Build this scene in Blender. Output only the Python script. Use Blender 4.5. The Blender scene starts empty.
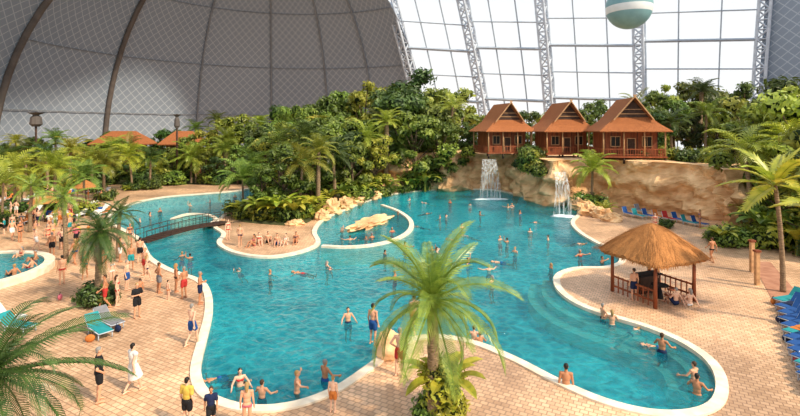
import bpy, math, random
from mathutils import Vector, Matrix, noise
from mathutils.geometry import delaunay_2d_cdt
R=random.Random(7)
sc=bpy.context.scene
COL=sc.collection
# ---- image pixels (u, v) back-projected from the camera -> place on the ground
F=480.0; VH=128.0; H=9.5
def g(u,v,z=0.0):
    Y=F*(H-z)/(v-VH); return Vector(((u-400)/F*Y,Y,z))
def zat(v,Y): return H+(VH-v)/F*Y
def lerp_list(L,u):
    if u<=L[0][0]: return L[0][1]
    for (a,b),(c,d) in zip(L,L[1:]):
        if u<=c: return b+(d-b)*(u-a)/(c-a)
    return L[-1][1]
# ---------------------------------------------------------------- materials
def M(name,c1,c2=None,rough=.7,scale=3,bump=0,spec=.3,metal=0,transl=0,rand=0,stretch=(1,1,1),detail=4,bd=.1):
    m=bpy.data.materials.new(name); m.use_nodes=True; nt=m.node_tree; N=nt.nodes; L=nt.links
    b=N['Principled BSDF']; out=N['Material Output']
    b.inputs['Roughness'].default_value=rough; b.inputs['Specular IOR Level'].default_value=spec
    b.inputs['Metallic'].default_value=metal
    c2=c2 or tuple(x*.8 for x in c1)
    tc=N.new('ShaderNodeTexCoord'); mp=N.new('ShaderNodeMapping'); mp.inputs['Scale'].default_value=stretch
    L.new(tc.outputs['Object'],mp.inputs['Vector'])
    nz=N.new('ShaderNodeTexNoise'); nz.inputs['Scale'].default_value=scale; nz.inputs['Detail'].default_value=detail
    L.new(mp.outputs[0],nz.inputs['Vector'])
    rp=N.new('ShaderNodeValToRGB'); rp.color_ramp.elements[0].position=.35; rp.color_ramp.elements[1].position=.65
    rp.color_ramp.elements[0].color=(*c2,1); rp.color_ramp.elements[1].color=(*c1,1)
    L.new(nz.outputs['Fac'],rp.inputs[0]); col=rp.outputs[0]
    if rand:
        oi=N.new('ShaderNodeObjectInfo'); mr=N.new('ShaderNodeMapRange'); mr.inputs[3].default_value=1-rand; mr.inputs[4].default_value=1+rand
        L.new(oi.outputs['Random'],mr.inputs[0]); hs=N.new('ShaderNodeHueSaturation'); L.new(mr.outputs[0],hs.inputs['Value'])
        mr2=N.new('ShaderNodeMapRange'); mr2.inputs[3].default_value=.455; mr2.inputs[4].default_value=.515
        ml=N.new('ShaderNodeMath'); ml.operation='FRACT'; mm=N.new('ShaderNodeMath'); mm.operation='MULTIPLY'; mm.inputs[1].default_value=7.3
        L.new(oi.outputs['Random'],mm.inputs[0]); L.new(mm.outputs[0],ml.inputs[0]); L.new(ml.outputs[0],mr2.inputs[0]); L.new(mr2.outputs[0],hs.inputs['Hue'])
        L.new(col,hs.inputs['Color']); col=hs.outputs[0]
    L.new(col,b.inputs['Base Color'])
    if bump:
        bp=N.new('ShaderNodeBump'); bp.inputs['Strength'].default_value=bump; bp.inputs['Distance'].default_value=bd
        L.new(nz.outputs['Fac'],bp.inputs['Height']); L.new(bp.outputs[0],b.inputs['Normal'])
    if transl:
        tr=N.new('ShaderNodeBsdfTranslucent'); L.new(col,tr.inputs['Color']); mx=N.new('ShaderNodeMixShader'); mx.inputs[0].default_value=transl
        L.new(b.outputs[0],mx.inputs[1]); L.new(tr.outputs[0],mx.inputs[2]); L.new(mx.outputs[0],out.inputs[0])
    return m
m_leafA=M('leaf_dark',(.10,.18,.03),(.03,.075,.014),.45,1.2,transl=.25,rand=.45,spec=.5)
m_leafB=M('leaf_mid',(.22,.31,.045),(.075,.14,.02),.45,1.2,transl=.3,rand=.45,spec=.5)
m_leafC=M('leaf_bright',(.40,.46,.06),(.18,.25,.03),.4,1.5,transl=.3,rand=.3,spec=.5)
m_leafY=M('leaf_yellow_green',(.56,.60,.06),(.24,.33,.03),.4,2,transl=.3,rand=.15,spec=.5)
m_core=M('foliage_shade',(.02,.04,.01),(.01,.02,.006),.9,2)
m_hero=M('palm_leaf_fresh',(.38,.50,.075),(.13,.24,.035),.35,2.5,transl=.3,spec=.6)
m_heroD=M('palm_leaf_deep',(.09,.16,.03),(.03,.07,.014),.4,2.5,transl=.15,spec=.5)
m_bark=M('palm_bark',(.36,.25,.15),(.15,.10,.06),.9,6,.6,stretch=(1,1,5))
m_bark2=M('tree_bark',(.16,.11,.07),(.07,.05,.03),.9,3,.6)
m_wood=M('red_brown_wood',(.34,.095,.035),(.19,.05,.02),.6,3,.2,stretch=(1,1,.2))
m_woodD=M('dark_wood',(.07,.035,.022),(.035,.018,.012),.6,4,.2)
m_woodL=M('pale_wood',(.62,.36,.18),(.42,.23,.11),.6,4,.2)
m_thatch=M('thatch',(.62,.27,.085),(.33,.13,.04),.95,7,.7,stretch=(5,5,.8))
m_roof=M('shingle_roof',(.50,.18,.06),(.20,.065,.028),.9,5,.7,stretch=(2,2,6))
m_rock=M('sand_rock',(.98,.66,.36),(.56,.31,.14),.9,.55,1.0,detail=10,stretch=(1,1,1.6),bd=.5)
m_curb=M('curb_stone',(.90,.79,.63),(.74,.61,.46),.7,2,.1)
m_dark=M('dark_opening',(.02,.018,.015),rough=.4)
m_white=M('white_steel',(.55,.61,.70),(.43,.49,.57),.5,1)
m_mull=M('grey_mullion',(.36,.42,.50),(.30,.35,.42),.5,1)
m_rib=M('brown_rib',(.13,.11,.10),(.085,.075,.07),.7,.5)
m_rib2=M('grey_rib',(.22,.25,.29),(.17,.19,.22),.7,.5)
m_teal=M('teal_balloon_cloth',(.20,.38,.42),(.17,.34,.38),.5,1)
m_bwhite=M('white_balloon_cloth',(.72,.77,.79),(.68,.73,.75),.5,1)
m_red=M('red_path',(.48,.24,.15),(.34,.15,.09),.85,1.5,.2)
m_foam=M('foam',(.9,.95,.96),(.6,.82,.86),.6,3,.8)
m_eye=M('face_dark',(.08,.03,.025),rough=.5)
m_soil=M('soil',(.10,.10,.04),(.05,.06,.02),1,1)
def cloth(n,c): return M(n,c,tuple(x*.8 for x in c),.8,4)
CL={'blue':cloth('blue_cloth',(.015,.085,.30)),'navy':cloth('navy_cloth',(.01,.02,.07)),'red':cloth('red_cloth',(.5,.035,.03)),
'black':cloth('black_cloth',(.012,.012,.015)),'white':cloth('white_cloth',(.8,.78,.75)),'yellow':cloth('yellow_cloth',(.72,.5,.09)),
'pink':cloth('pink_cloth',(.62,.15,.2)),'green':cloth('green_cloth',(.06,.28,.14)),'teal':cloth('teal_cloth',(.02,.30,.33)),'orange':cloth('orange_cloth',(.6,.19,.04)),'grey':cloth('grey_cloth',(.22,.22,.24))}
SK=[M('skin_fair',(.72,.39,.24),(.63,.32,.19),.5,3),M('skin_tan',(.54,.25,.13),(.46,.20,.10),.5,3),M('skin_pale',(.78,.49,.34),(.70,.41,.28),.5,3),M('skin_brown',(.34,.16,.08),(.29,.13,.06),.5,3)]
HR=[M('hair_brown',(.07,.035,.018),rough=.6),M('hair_black',(.015,.012,.01),rough=.5),M('hair_blond',(.42,.26,.10),rough=.6),M('hair_grey',(.3,.28,.26),rough=.6)]

def paving():
    m=bpy.data.materials.new('paving_stones'); m.use_nodes=True; nt=m.node_tree;N=nt.nodes;L=nt.links;b=N['Principled BSDF']
    b.inputs['Roughness'].default_value=.42; b.inputs['Specular IOR Level'].default_value=.45
    tc=N.new('ShaderNodeTexCoord'); mp=N.new('ShaderNodeMapping'); mp.inputs['Rotation'].default_value=(0,0,.5); L.new(tc.outputs['Object'],mp.inputs[0])
    br=N.new('ShaderNodeTexBrick'); br.offset=0.5; br.inputs['Scale'].default_value=1; br.inputs['Brick Width'].default_value=.27; br.inputs['Row Height'].default_value=.22
    br.inputs['Mortar Size'].default_value=.017; br.inputs['Mortar Smooth'].default_value=.3
    br.inputs['Color1'].default_value=(.84,.58,.38,1); br.inputs['Color2'].default_value=(.60,.39,.24,1); br.inputs['Mortar'].default_value=(.34,.21,.13,1)
    L.new(mp.outputs[0],br.inputs[0])
    nz=N.new('ShaderNodeTexNoise'); nz.inputs['Scale'].default_value=.2; nz.inputs['Detail'].default_value=7; L.new(tc.outputs['Object'],nz.inputs[0])
    rp=N.new('ShaderNodeValToRGB'); rp.color_ramp.elements[0].position=.36; rp.color_ramp.elements[1].position=.64
    rp.color_ramp.elements[0].color=(.62,.56,.52,1); rp.color_ramp.elements[1].color=(1.15,1.07,1.0,1); L.new(nz.outputs[0],rp.inputs[0])
    mx=N.new('ShaderNodeMixRGB'); mx.blend_type='MULTIPLY'; mx.inputs[0].default_value=1; L.new(br.outputs[0],mx.inputs[1]); L.new(rp.outputs[0],mx.inputs[2]); L.new(mx.outputs[0],b.inputs['Base Color'])
    bp=N.new('ShaderNodeBump'); bp.inputs['Strength'].default_value=.3; bp.inputs['Distance'].default_value=.03; bp.invert=True; L.new(br.outputs['Fac'],bp.inputs['Height']); L.new(bp.outputs[0],b.inputs['Normal'])
    return m
def water():
    m=bpy.data.materials.new('pool_water'); m.use_nodes=True; nt=m.node_tree;N=nt.nodes;L=nt.links;b=N['Principled BSDF'];out=N['Material Output']
    b.inputs['Roughness'].default_value=.04; b.inputs['IOR'].default_value=1.33; b.inputs['Specular IOR Level'].default_value=.6
    tc=N.new('ShaderNodeTexCoord'); nz=N.new('ShaderNodeTexNoise'); nz.inputs['Scale'].default_value=.28; nz.inputs['Detail'].default_value=8; nz.inputs['Roughness'].default_value=.66; L.new(tc.outputs['Object'],nz.inputs[0])
    rp=N.new('ShaderNodeValToRGB'); rp.color_ramp.elements[0].position=.38; rp.color_ramp.elements[1].position=.66
    rp.color_ramp.elements[0].color=(.001,.10,.155,1); rp.color_ramp.elements[1].color=(.015,.33,.40,1); L.new(nz.outputs[0],rp.inputs[0]); L.new(rp.outputs[0],b.inputs['Base Color'])
    n2=N.new('ShaderNodeTexNoise'); n2.inputs['Scale'].default_value=1.9; n2.inputs['Detail'].default_value=5; n2.inputs['Distortion'].default_value=.9; L.new(tc.outputs['Object'],n2.inputs[0])
    bp=N.new('ShaderNodeBump'); bp.inputs['Strength'].default_value=1.0; bp.inputs['Distance'].default_value=.28; L.new(n2.outputs[0],bp.inputs['Height']); L.new(bp.outputs[0],b.inputs['Normal'])
    tr=N.new('ShaderNodeBsdfTransparent'); tr.inputs[0].default_value=(.38,.93,.97,1)
    mx=N.new('ShaderNodeMixShader'); mx.inputs[0].default_value=.42; L.new(b.outputs[0],mx.inputs[1]); L.new(tr.outputs[0],mx.inputs[2]); L.new(mx.outputs[0],out.inputs[0])
    return m
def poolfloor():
    m=bpy.data.materials.new('pool_tiles_painted_caustics'); m.use_nodes=True; nt=m.node_tree;N=nt.nodes;L=nt.links;b=N['Principled BSDF']
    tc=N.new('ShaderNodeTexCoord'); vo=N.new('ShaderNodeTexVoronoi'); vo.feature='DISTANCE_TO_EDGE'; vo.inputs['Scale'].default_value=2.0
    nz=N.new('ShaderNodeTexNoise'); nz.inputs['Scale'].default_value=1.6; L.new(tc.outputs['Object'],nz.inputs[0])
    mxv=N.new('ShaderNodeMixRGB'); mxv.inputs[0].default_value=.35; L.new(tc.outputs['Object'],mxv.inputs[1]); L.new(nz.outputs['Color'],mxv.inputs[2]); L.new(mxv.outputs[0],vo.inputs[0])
    rp=N.new('ShaderNodeValToRGB'); rp.color_ramp.elements[0].color=(.40,.93,.92,1); rp.color_ramp.elements[1].color=(.08,.56,.62,1); rp.color_ramp.elements[1].position=.2  # pale cell edges paint a web of light caustics into the floor colour
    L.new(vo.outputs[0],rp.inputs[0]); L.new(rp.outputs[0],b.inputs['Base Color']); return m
def shellmat():
    m=bpy.data.materials.new('quilted_membrane'); m.use_nodes=True; nt=m.node_tree;N=nt.nodes;L=nt.links;b=N['Principled BSDF']; b.inputs['Roughness'].default_value=.6
    uv=N.new('ShaderNodeUVMap'); sp=N.new('ShaderNodeSeparateXYZ'); L.new(uv.outputs[0],sp.inputs[0])
    def math_(op,a,bb):
        n=N.new('ShaderNodeMath'); n.operation=op
        for i,x in enumerate((a,bb)):
            if x is None: continue
            if isinstance(x,(int,float)): n.inputs[i].default_value=x
            else: L.new(x,n.inputs[i])
        return n.outputs[0]
    s=math_('ADD',sp.outputs[0],sp.outputs[1]); d=math_('SUBTRACT',sp.outputs[0],sp.outputs[1])
    def line(x):
        f=math_('FRACT',x,None); p=math_('PINGPONG',f,.5); return math_('LESS_THAN',p,.055)
    l=math_('MAXIMUM',line(s),line(d))
    nz=N.new('ShaderNodeTexNoise'); nz.inputs['Scale'].default_value=.03; tc=N.new('ShaderNodeTexCoord'); L.new(tc.outputs['Object'],nz.inputs[0])
    rp=N.new('ShaderNodeValToRGB'); rp.color_ramp.elements[0].color=(.165,.215,.285,1); rp.color_ramp.elements[1].color=(.26,.32,.40,1); L.new(nz.outputs[0],rp.inputs[0])
    mx=N.new('ShaderNodeMixRGB'); mx.inputs[2].default_value=(.46,.52,.60,1); L.new(math_('MULTIPLY',l,.6),mx.inputs[0]); L.new(rp.outputs[0],mx.inputs[1]); L.new(mx.outputs[0],b.inputs['Base Color'])
    return m
def glassmat():
    m=bpy.data.materials.new('foil_glazing'); m.use_nodes=True; nt=m.node_tree;N=nt.nodes;L=nt.links;b=N['Principled BSDF'];out=N['Material Output']
    b.inputs['Base Color'].default_value=(.9,.94,.97,1); b.inputs['Roughness'].default_value=.15
    tr=N.new('ShaderNodeBsdfTransparent'); tr.inputs[0].default_value=(.96,.985,1,1); mx=N.new('ShaderNodeMixShader'); mx.inputs[0].default_value=.85
    L.new(b.outputs[0],mx.inputs[1]); L.new(tr.outputs[0],mx.inputs[2]); L.new(mx.outputs[0],out.inputs[0]); return m
def fallmat():
    m=bpy.data.materials.new('falling_water'); m.use_nodes=True; nt=m.node_tree;N=nt.nodes;L=nt.links;b=N['Principled BSDF'];out=N['Material Output']
    b.inputs['Base Color'].default_value=(.85,.92,.95,1); b.inputs['Roughness'].default_value=.3
    tc=N.new('ShaderNodeTexCoord'); mp=N.new('ShaderNodeMapping'); mp.inputs['Scale'].default_value=(7,7,.35); L.new(tc.outputs['Object'],mp.inputs[0])
    nz=N.new('ShaderNodeTexNoise'); nz.inputs['Scale'].default_value=1.2; L.new(mp.outputs[0],nz.inputs[0]); rp=N.new('ShaderNodeValToRGB'); rp.color_ramp.elements[0].position=.38; rp.color_ramp.elements[1].position=.9
    L.new(nz.outputs[0],rp.inputs[0]); tr=N.new('ShaderNodeBsdfTransparent'); mx=N.new('ShaderNodeMixShader'); L.new(rp.outputs[0],mx.inputs[0]); L.new(tr.outputs[0],mx.inputs[1]); L.new(b.outputs[0],mx.inputs[2]); L.new(mx.outputs[0],out.inputs[0]); return m
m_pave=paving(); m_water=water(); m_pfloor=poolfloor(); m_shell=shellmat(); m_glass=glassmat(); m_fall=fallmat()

# ---------------------------------------------------------------- mesh builder
class MB:
    def __init__(s): s.v=[];s.f=[];s.m=[]
    def add(s,vs,fs,m=0):
        o=len(s.v); s.v+=[tuple(v) for v in vs]; s.f+=[tuple(i+o for i in f) for f in fs]; s.m+=[m]*len(fs); return s
    def box(s,c,d,m=0,rz=0,M4=None):
        c=Vector(c); a,b,e=[x/2 for x in d]; vs=[Vector((x,y,z)) for x in(-a,a) for y in(-b,b) for z in(-e,e)]
        Q=M4 or Matrix.Rotation(rz,3,'Z'); vs=[c+Q@v for v in vs]
        return s.add(vs,[(0,1,3,2),(4,6,7,5),(0,4,5,1),(2,3,7,6),(0,2,6,4),(1,5,7,3)],m)
    def tube(s,pts,rs,n=8,m=0,cap=True):
        pts=[Vector(p) for p in pts]; 
        if not hasattr(rs,'__len__'): rs=[rs]*len(pts)
        ax=(pts[-1]-pts[0]); 
        if ax.length<1e-6: ax=Vector((0,0,1))
        ax.normalize(); ref=Vector((0,0,1)) if abs(ax.z)<.8 else Vector((1,0,0))
        vs=[]
        for i,p in enumerate(pts):
            t=(pts[min(i+1,len(pts)-1)]-pts[max(i-1,0)]).normalized(); a=t.cross(ref).normalized(); b=a.cross(t)
            for k in range(n):
                w=2*math.pi*k/n; vs.append(p+(a*math.cos(w)+b*math.sin(w))*rs[i])
        fs=[(i*n+k,i*n+(k+1)%n,(i+1)*n+(k+1)%n,(i+1)*n+k) for i in range(len(pts)-1) for k in range(n)]
        if cap: fs+=[tuple(range(n))[::-1],tuple((len(pts)-1)*n+k for k in range(n))]
        return s.add(vs,fs,m)
    def ball(s,c,r,seg=12,ring=8,m=0,rot=None,disp=0,seed=0,fr=1.0):
        c=Vector(c); 
        if not hasattr(r,'__len__'): r=(r,r,r)
        def P(th,ph):
            d=Vector((math.sin(ph)*math.cos(th),math.sin(ph)*math.sin(th),math.cos(ph))); k=1
            if disp: k=1+disp*noise.fractal(d*fr*1.5+Vector((seed*3.7,seed,0)),.8,2,4)
            v=Vector((d.x*r[0]*k,d.y*r[1]*k,d.z*r[2]*k)); 
            return c+(rot@v if rot else v)
        vs=[P(0,0)]; 
        for i in range(1,ring): vs+=[P(2*math.pi*k/seg,math.pi*i/ring) for k in range(seg)]
        vs.append(P(0,math.pi)); fs=[(0,1+k,1+(k+1)%seg) for k in range(seg)]
        for i in range(ring-2): fs+=[(1+i*seg+k,1+(i+1)*seg+k,1+(i+1)*seg+(k+1)%seg,1+i*seg+(k+1)%seg) for k in range(seg)]
        l=len(vs)-1; b=1+(ring-2)*seg; fs+=[(l,b+(k+1)%seg,b+k) for k in range(seg)]
        return s.add(vs,fs,m)
    def mesh(s,name,mats,smooth=False):
        me=bpy.data.meshes.new(name); me.from_pydata(s.v,[],s.f); 
        for m in mats: me.materials.append(m)
        me.polygons.foreach_set('material_index',s.m)
        me.polygons.foreach_set('use_smooth',[smooth]*len(s.f)); me.update(); return me
def obj(name,me,loc=(0,0,0),rz=0,sc_=1,parent=None):
    o=bpy.data.objects.new(name,me); o.location=loc; o.rotation_euler=(0,0,rz)
    o.scale=sc_ if hasattr(sc_,'__len__') else (sc_,)*3
    COL.objects.link(o)
    if parent: o.parent=parent
    return o
def tag(o,label,cat,group=None,kind=None):
    o['label']=label; o['category']=cat
    if group:o['group']=group
    if kind:o['kind']=kind
    return o
def struct(name,me): 
    o=obj(name,me); o['kind']='structure'; return o
def thing(name,parts,loc,label,cat,rz=0,s=1,group=None):
    e=obj(name,None,loc,rz,s); e.empty_display_size=.3; tag(e,label,cat,group)
    for p in parts:
        c=obj(p[0],p[1],parent=e)
        if len(p)>2 and p[2] is not None: c.matrix_local=p[2]
        if len(p)>3: c['label']=p[3]
    return e
def cat_rom(pts,n=4,closed=True):
    out=[];K=len(pts)
    for i in range(K if closed else K-1):
        if closed: p=[pts[(i+j-1)%K] for j in range(4)]
        else: p=[pts[max(0,min(K-1,i+j-1))] for j in range(4)]
        for k in range(n):
            t=k/n; out.append(.5*((2*p[1])+(p[2]-p[0])*t+(2*p[0]-5*p[1]+4*p[2]-p[3])*t*t+(3*p[1]-p[0]-3*p[2]+p[3])*t**3))
    if not closed: out.append(pts[-1])
    return out
def inside(pt,poly):
    x,y=pt;c=False;j=len(poly)-1
    for i in range(len(poly)):
        a,b=poly[i],poly[j]
        if (a[1]>y)!=(b[1]>y) and x<(b[0]-a[0])*(y-a[1])/(b[1]-a[1])+a[0]: c=not c
        j=i
    return c
# ---------------------------------------------------------------- ground & pool
ZF=-1.42
POOL=[(145,246),(152,258),(172,270),(200,280),(210,292),(212,312),(206,340),(200,368),(205,388),(222,400),(255,407),(295,403),(335,388),(368,366),(392,348),(412,338),(440,336),(475,342),(515,358),(560,381),(605,400),(650,411),(690,411),(713,400),(716,378),(703,358),(675,340),(640,326),(600,314),(572,302),(556,288),(556,275),(575,268),(605,267),(620,261),(613,251),(596,243),(578,232),(571,222),(578,213),(572,204),(545,202),(520,196),(495,190),(460,189),(430,190),(400,193),(380,197),(362,203),(342,211),(325,219),(316,231),(320,243),(305,251),(275,257),(248,256),(228,251),(217,243),(222,234),(213,226),(222,216),(232,208),(245,200),(265,194),(285,189),(262,187),(235,191),(200,194),(165,197),(135,203),(115,212),(112,222),(125,230),(138,237)]
loop=cat_rom([g(u,v) for u,v in POOL],4)
poly=[(p.x,p.y) for p in loop]
area=sum(poly[i][0]*poly[(i+1)%len(poly)][1]-poly[(i+1)%len(poly)][0]*poly[i][1] for i in range(len(poly)))
sgn=1 if area>0 else -1
rect=[(-135,4),(150,4),(150,205),(-135,205)]
allv=[Vector(p) for p in rect+poly]; n0=4; n1=len(poly)
edges=[(i,(i+1)%4) for i in range(4)]+[(n0+i,n0+(i+1)%n1) for i in range(n1)]
cv,ce,cf,_,_,_=delaunay_2d_cdt(allv,edges,[],0,1e-5)
gf=[];wf=[]
for f in cf:
    c=sum((cv[i] for i in f),Vector((0,0)))/len(f)
    (wf if inside((c.x,c.y),poly) else gf).append(tuple(f))
def planar(name,faces,z,mat):
    used=sorted({i for f in faces for i in f}); mp={i:k for k,i in enumerate(used)}
    b=MB(); b.add([(cv[i].x,cv[i].y,z) for i in used],[tuple(mp[i] for i in f) for f in faces]); return b.mesh(name,[mat])
struct('floor',planar('floor',gf,0,m_pave))
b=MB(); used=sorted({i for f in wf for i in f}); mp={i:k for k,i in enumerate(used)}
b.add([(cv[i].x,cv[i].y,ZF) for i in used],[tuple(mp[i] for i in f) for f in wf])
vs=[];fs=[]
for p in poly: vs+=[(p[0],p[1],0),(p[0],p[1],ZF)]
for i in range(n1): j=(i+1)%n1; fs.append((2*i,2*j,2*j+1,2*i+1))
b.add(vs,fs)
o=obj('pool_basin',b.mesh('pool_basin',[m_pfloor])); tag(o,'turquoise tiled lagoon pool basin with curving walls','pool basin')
o=obj('pool_water',planar('pool_water',wf,-.10,m_water)); tag(o,'rippling turquoise water filling the lagoon pool','water',kind='stuff')
def outward(L,i,closed=True):
    n=len(L); a=L[(i-1)%n if closed else max(i-1,0)]; c=L[(i+1)%n if closed else min(i+1,n-1)]
    t=Vector((c[0]-a[0],c[1]-a[1])).normalized(); return Vector((t.y,-t.x))
def ribbon(L,w0,w1,z0,z1,closed=True,s=1):
    vs=[];fs=[];n=len(L)
    for i,p in enumerate(L):
        o=outward(L,i,closed)*s
        for w,z in ((w0,z0),(w0,z1),(w1,z1),(w1,z0)): vs.append((p[0]+o.x*w,p[1]+o.y*w,z))
    for i in range(n if closed else n-1):
        j=(i+1)%n
        for k in range(3): fs.append((4*i+k,4*j+k,4*j+k+1,4*i+k+1))
    if not closed: fs+=[(0,1,2,3),(4*n-1,4*n-2,4*n-3,4*n-4)]
    return vs,fs
b=MB(); b.add(*ribbon(poly,-.04,.36,-.25,.07,True,sgn)); o=obj('pool_curb',b.mesh('pool_curb',[m_curb])); tag(o,'pale stone curb running round the lagoon pool','curb')
ring=cat_rom([g(u,v) for u,v in [(322,246),(345,247),(372,245),(396,239),(410,230),(410,220),(398,211),(382,205)]],5,False)
rp=[(p.x,p.y) for p in ring]
b=MB(); b.add(*ribbon(rp,-.22,.22,ZF,.07,False)); o=obj('spa_curb',b.mesh('spa_curb',[m_curb])); tag(o,'curved pale stone curb enclosing the whirlpool basin','curb')
ring=cat_rom([g(u,v) for u,v in [(172,219),(188,214),(208,215),(216,220),(205,226)]],5,False)
b=MB(); b.add(*ribbon([(p.x,p.y) for p in ring],-.2,.2,ZF,.07,False)); o=obj('pool_divider',b.mesh('pool_divider',[m_curb])); tag(o,'curved low stone divider in the upper pool','curb')
st=cat_rom([g(u,v) for u,v in [(716,378),(703,358),(675,340),(640,326),(600,314),(572,302),(556,288),(556,275)]],5,False)
for k,(a,c,z) in enumerate([(0.02,.8,-.38),(.82,1.6,-.75)]):
    b=MB(); b.add(*ribbon([(p.x,p.y) for p in st],a,c,ZF,z,False,-1 if sgn>0 else 1)); o=obj('pool_step',b.mesh('pool_step',[m_curb])); tag(o,'pale curved underwater step below the hut terrace','step',group='pool steps')
st=cat_rom([g(u,v) for u,v in [(210,292),(212,312),(206,340),(200,368),(205,388),(222,400),(255,407),(295,403),(335,388),(368,366),(392,348),(412,338),(440,336),(475,342),(515,358),(560,381),(605,400),(650,411),(690,411),(713,400)]],4,False)
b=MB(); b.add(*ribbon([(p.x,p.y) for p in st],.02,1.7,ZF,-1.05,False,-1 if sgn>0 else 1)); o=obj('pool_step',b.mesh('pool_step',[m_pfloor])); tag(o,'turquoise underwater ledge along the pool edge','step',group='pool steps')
rpz=[g(u,v) for u,v in [(752,262),(770,262),(830,330),(900,430),(830,430),(800,360),(772,300)]]
b=MB(); b.add([(p.x,p.y,.02) for p in rpz],[tuple(range(len(rpz)))]); struct('floor_path',b.mesh('floor_path',[m_red]))
def bed(px):
    L=cat_rom([g(u,v) for u,v in px],4); P=[(p.x,p.y) for p in L]; b=MB(); b.add([(x,y,.06) for x,y in P]+[(x,y,0) for x,y in P],[tuple(range(len(P)))]+[(i,(i+1)%len(P),(i+1)%len(P)+len(P),i+len(P)) for i in range(len(P))])
    o=obj('planting_bed',b.mesh('planting_bed',[m_soil])); tag(o,'dark soil planting bed under the jungle plants','planting bed')
bed([(236,219),(262,224),(300,225),(318,217),(345,207),(370,198),(398,191),(440,187),(430,170),(330,168),(292,184),(268,197),(246,204)])
bed([(0,184),(60,184),(140,185),(230,184),(285,183),(285,166),(100,168),(-20,172)])
WC=Vector((-28.3,30.5,0)); WR=4.9; circ=[(WC.x+WR*math.cos(2*math.pi*k/48),WC.y+WR*math.sin(2*math.pi*k/48)) for k in range(48)]
b=MB(); b.add(*ribbon(circ,-.3,.3,0,.42,True,1)); cb=b.mesh('whirlpool_curb',[m_curb])
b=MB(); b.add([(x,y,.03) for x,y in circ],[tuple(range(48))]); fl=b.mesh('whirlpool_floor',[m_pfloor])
b=MB(); b.add([(x,y,.32) for x,y in circ],[tuple(range(48))]); wt=b.mesh('whirlpool_water',[m_water])
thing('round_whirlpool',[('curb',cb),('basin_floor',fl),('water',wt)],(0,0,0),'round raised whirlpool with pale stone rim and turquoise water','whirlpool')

# ---------------------------------------------------------------- hall shell
CX,CY,RR=-30,110,64.0
def prof(z): return math.sqrt(max(RR*RR-z*z*.98,4))
zs=[0,4,8,12,17,22,27,32,37,42,47,52,56,59,62]
PD=2.7
def shell(name,path):
    vs=[];fs=[];uv=[]
    for i,colm in enumerate(path):
        for j,p in enumerate(colm): vs.append(p[:3]); uv.append(p[3:])
    nj=len(path[0])
    for i in range(len(path)-1):
        for j in range(nj-1): fs.append((i*nj+j,(i+1)*nj+j,(i+1)*nj+j+1,i*nj+j+1))
    b=MB(); b.add(vs,fs); me=b.mesh(name,[m_shell],True); ul=me.uv_layers.new(name='UVMap')
    for lp in me.loops: ul.data[lp.index].uv=uv[lp.vertex_index]
    return struct(name,me)
cols=[]
for k in range(61):
    a=math.radians(52+k*(180-52)/60); col=[]; 
    for j,z in enumerate(zs):
        r=prof(z); arc=RR*math.asin(min(1,z/RR)); col.append((CX+r*math.cos(a),CY+r*math.sin(a),z,math.radians(52+k*128/60)*RR/PD,arc/PD))
    cols.append(col)
shell('wall_back',cols)
cols=[]
for k in range(12):
    y=110-k*11; cols.append([(CX-prof(z),y,z,(math.pi*RR+k*11)/PD,RR*math.asin(min(1,z/RR))/PD) for z in zs])
shell('wall_left',cols)
nt_=1
for ang,rad,mt in [(180,.75,m_rib),(152,.7,m_rib),(127,.3,m_rib2),(104.5,.3,m_rib2),(86,.3,m_rib2),(70.5,.3,m_rib2)]:
    a=math.radians(ang); pts=[(CX+(prof(z)-.5)*math.cos(a),CY+(prof(z)-.5)*math.sin(a),z) for z in zs]
    b=MB(); b.tube(pts,rad,8); struct('trim_%d'%nt_,b.mesh('rib',[mt],True)); nt_+=1
for y in (85,60,35):
    pts=[(CX-prof(z)+.5,y,z) for z in zs]; b=MB(); b.tube(pts,.8,8); struct('trim_%d'%nt_,b.mesh('rib',[m_rib],True)); nt_+=1
for z in (14,30,46):
    pts=[(CX+(prof(z)-.3)*math.cos(math.radians(52+k*8)),CY+(prof(z)-.3)*math.sin(math.radians(52+k*8)),z) for k in range(17)]
    b=MB(); b.tube(pts,.1,6); struct('trim_%d'%nt_,b.mesh('hoop',[m_rib2],True)); nt_+=1
RB=[((9,161),(-3,148)),((29.6,158),(19.4,150)),((48.4,152),(42.6,146)),((72.8,145),(69.4,140)),((99.8,135),(99.4,130)),((118,100),(116,97)),((126,40),(124,40))]
def rpt(i,z,fr=0.0):
    def q(k):
        (a,b_),(c,d)=RB[k]; t=(z/50)**1.25; return Vector((a+(c-a)*t,b_+(d-b_)*t,z))
    p=q(i)
    return p if fr==0 else p.lerp(q(i+1),fr)
def truss(i,w):
    b=MB(); Z=[k*2.6 for k in range(25)]
    A=[rpt(i,z)+Vector((-w,0,0)) for z in Z]; B=[rpt(i,z)+Vector((w,0,0)) for z in Z]; C=[rpt(i,z)+Vector((0,-w*1.3,0)) for z in Z]
    for L_ in (A,B,C): b.tube(L_,.42,6)
    for k in range(len(Z)-1):
        for P,Q in ((A,B),(B,C),(C,A)):
            if k%2: P,Q=Q,P
            b.tube([P[k],Q[k+1]],.24,4,cap=False)
            b.tube([P[k],Q[k]],.16,4,cap=False)
    return b.mesh('lattice_truss',[m_white])
for i in range(5):
    struct('trim_%d'%nt_,truss(i,1.65)); nt_+=1
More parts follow.
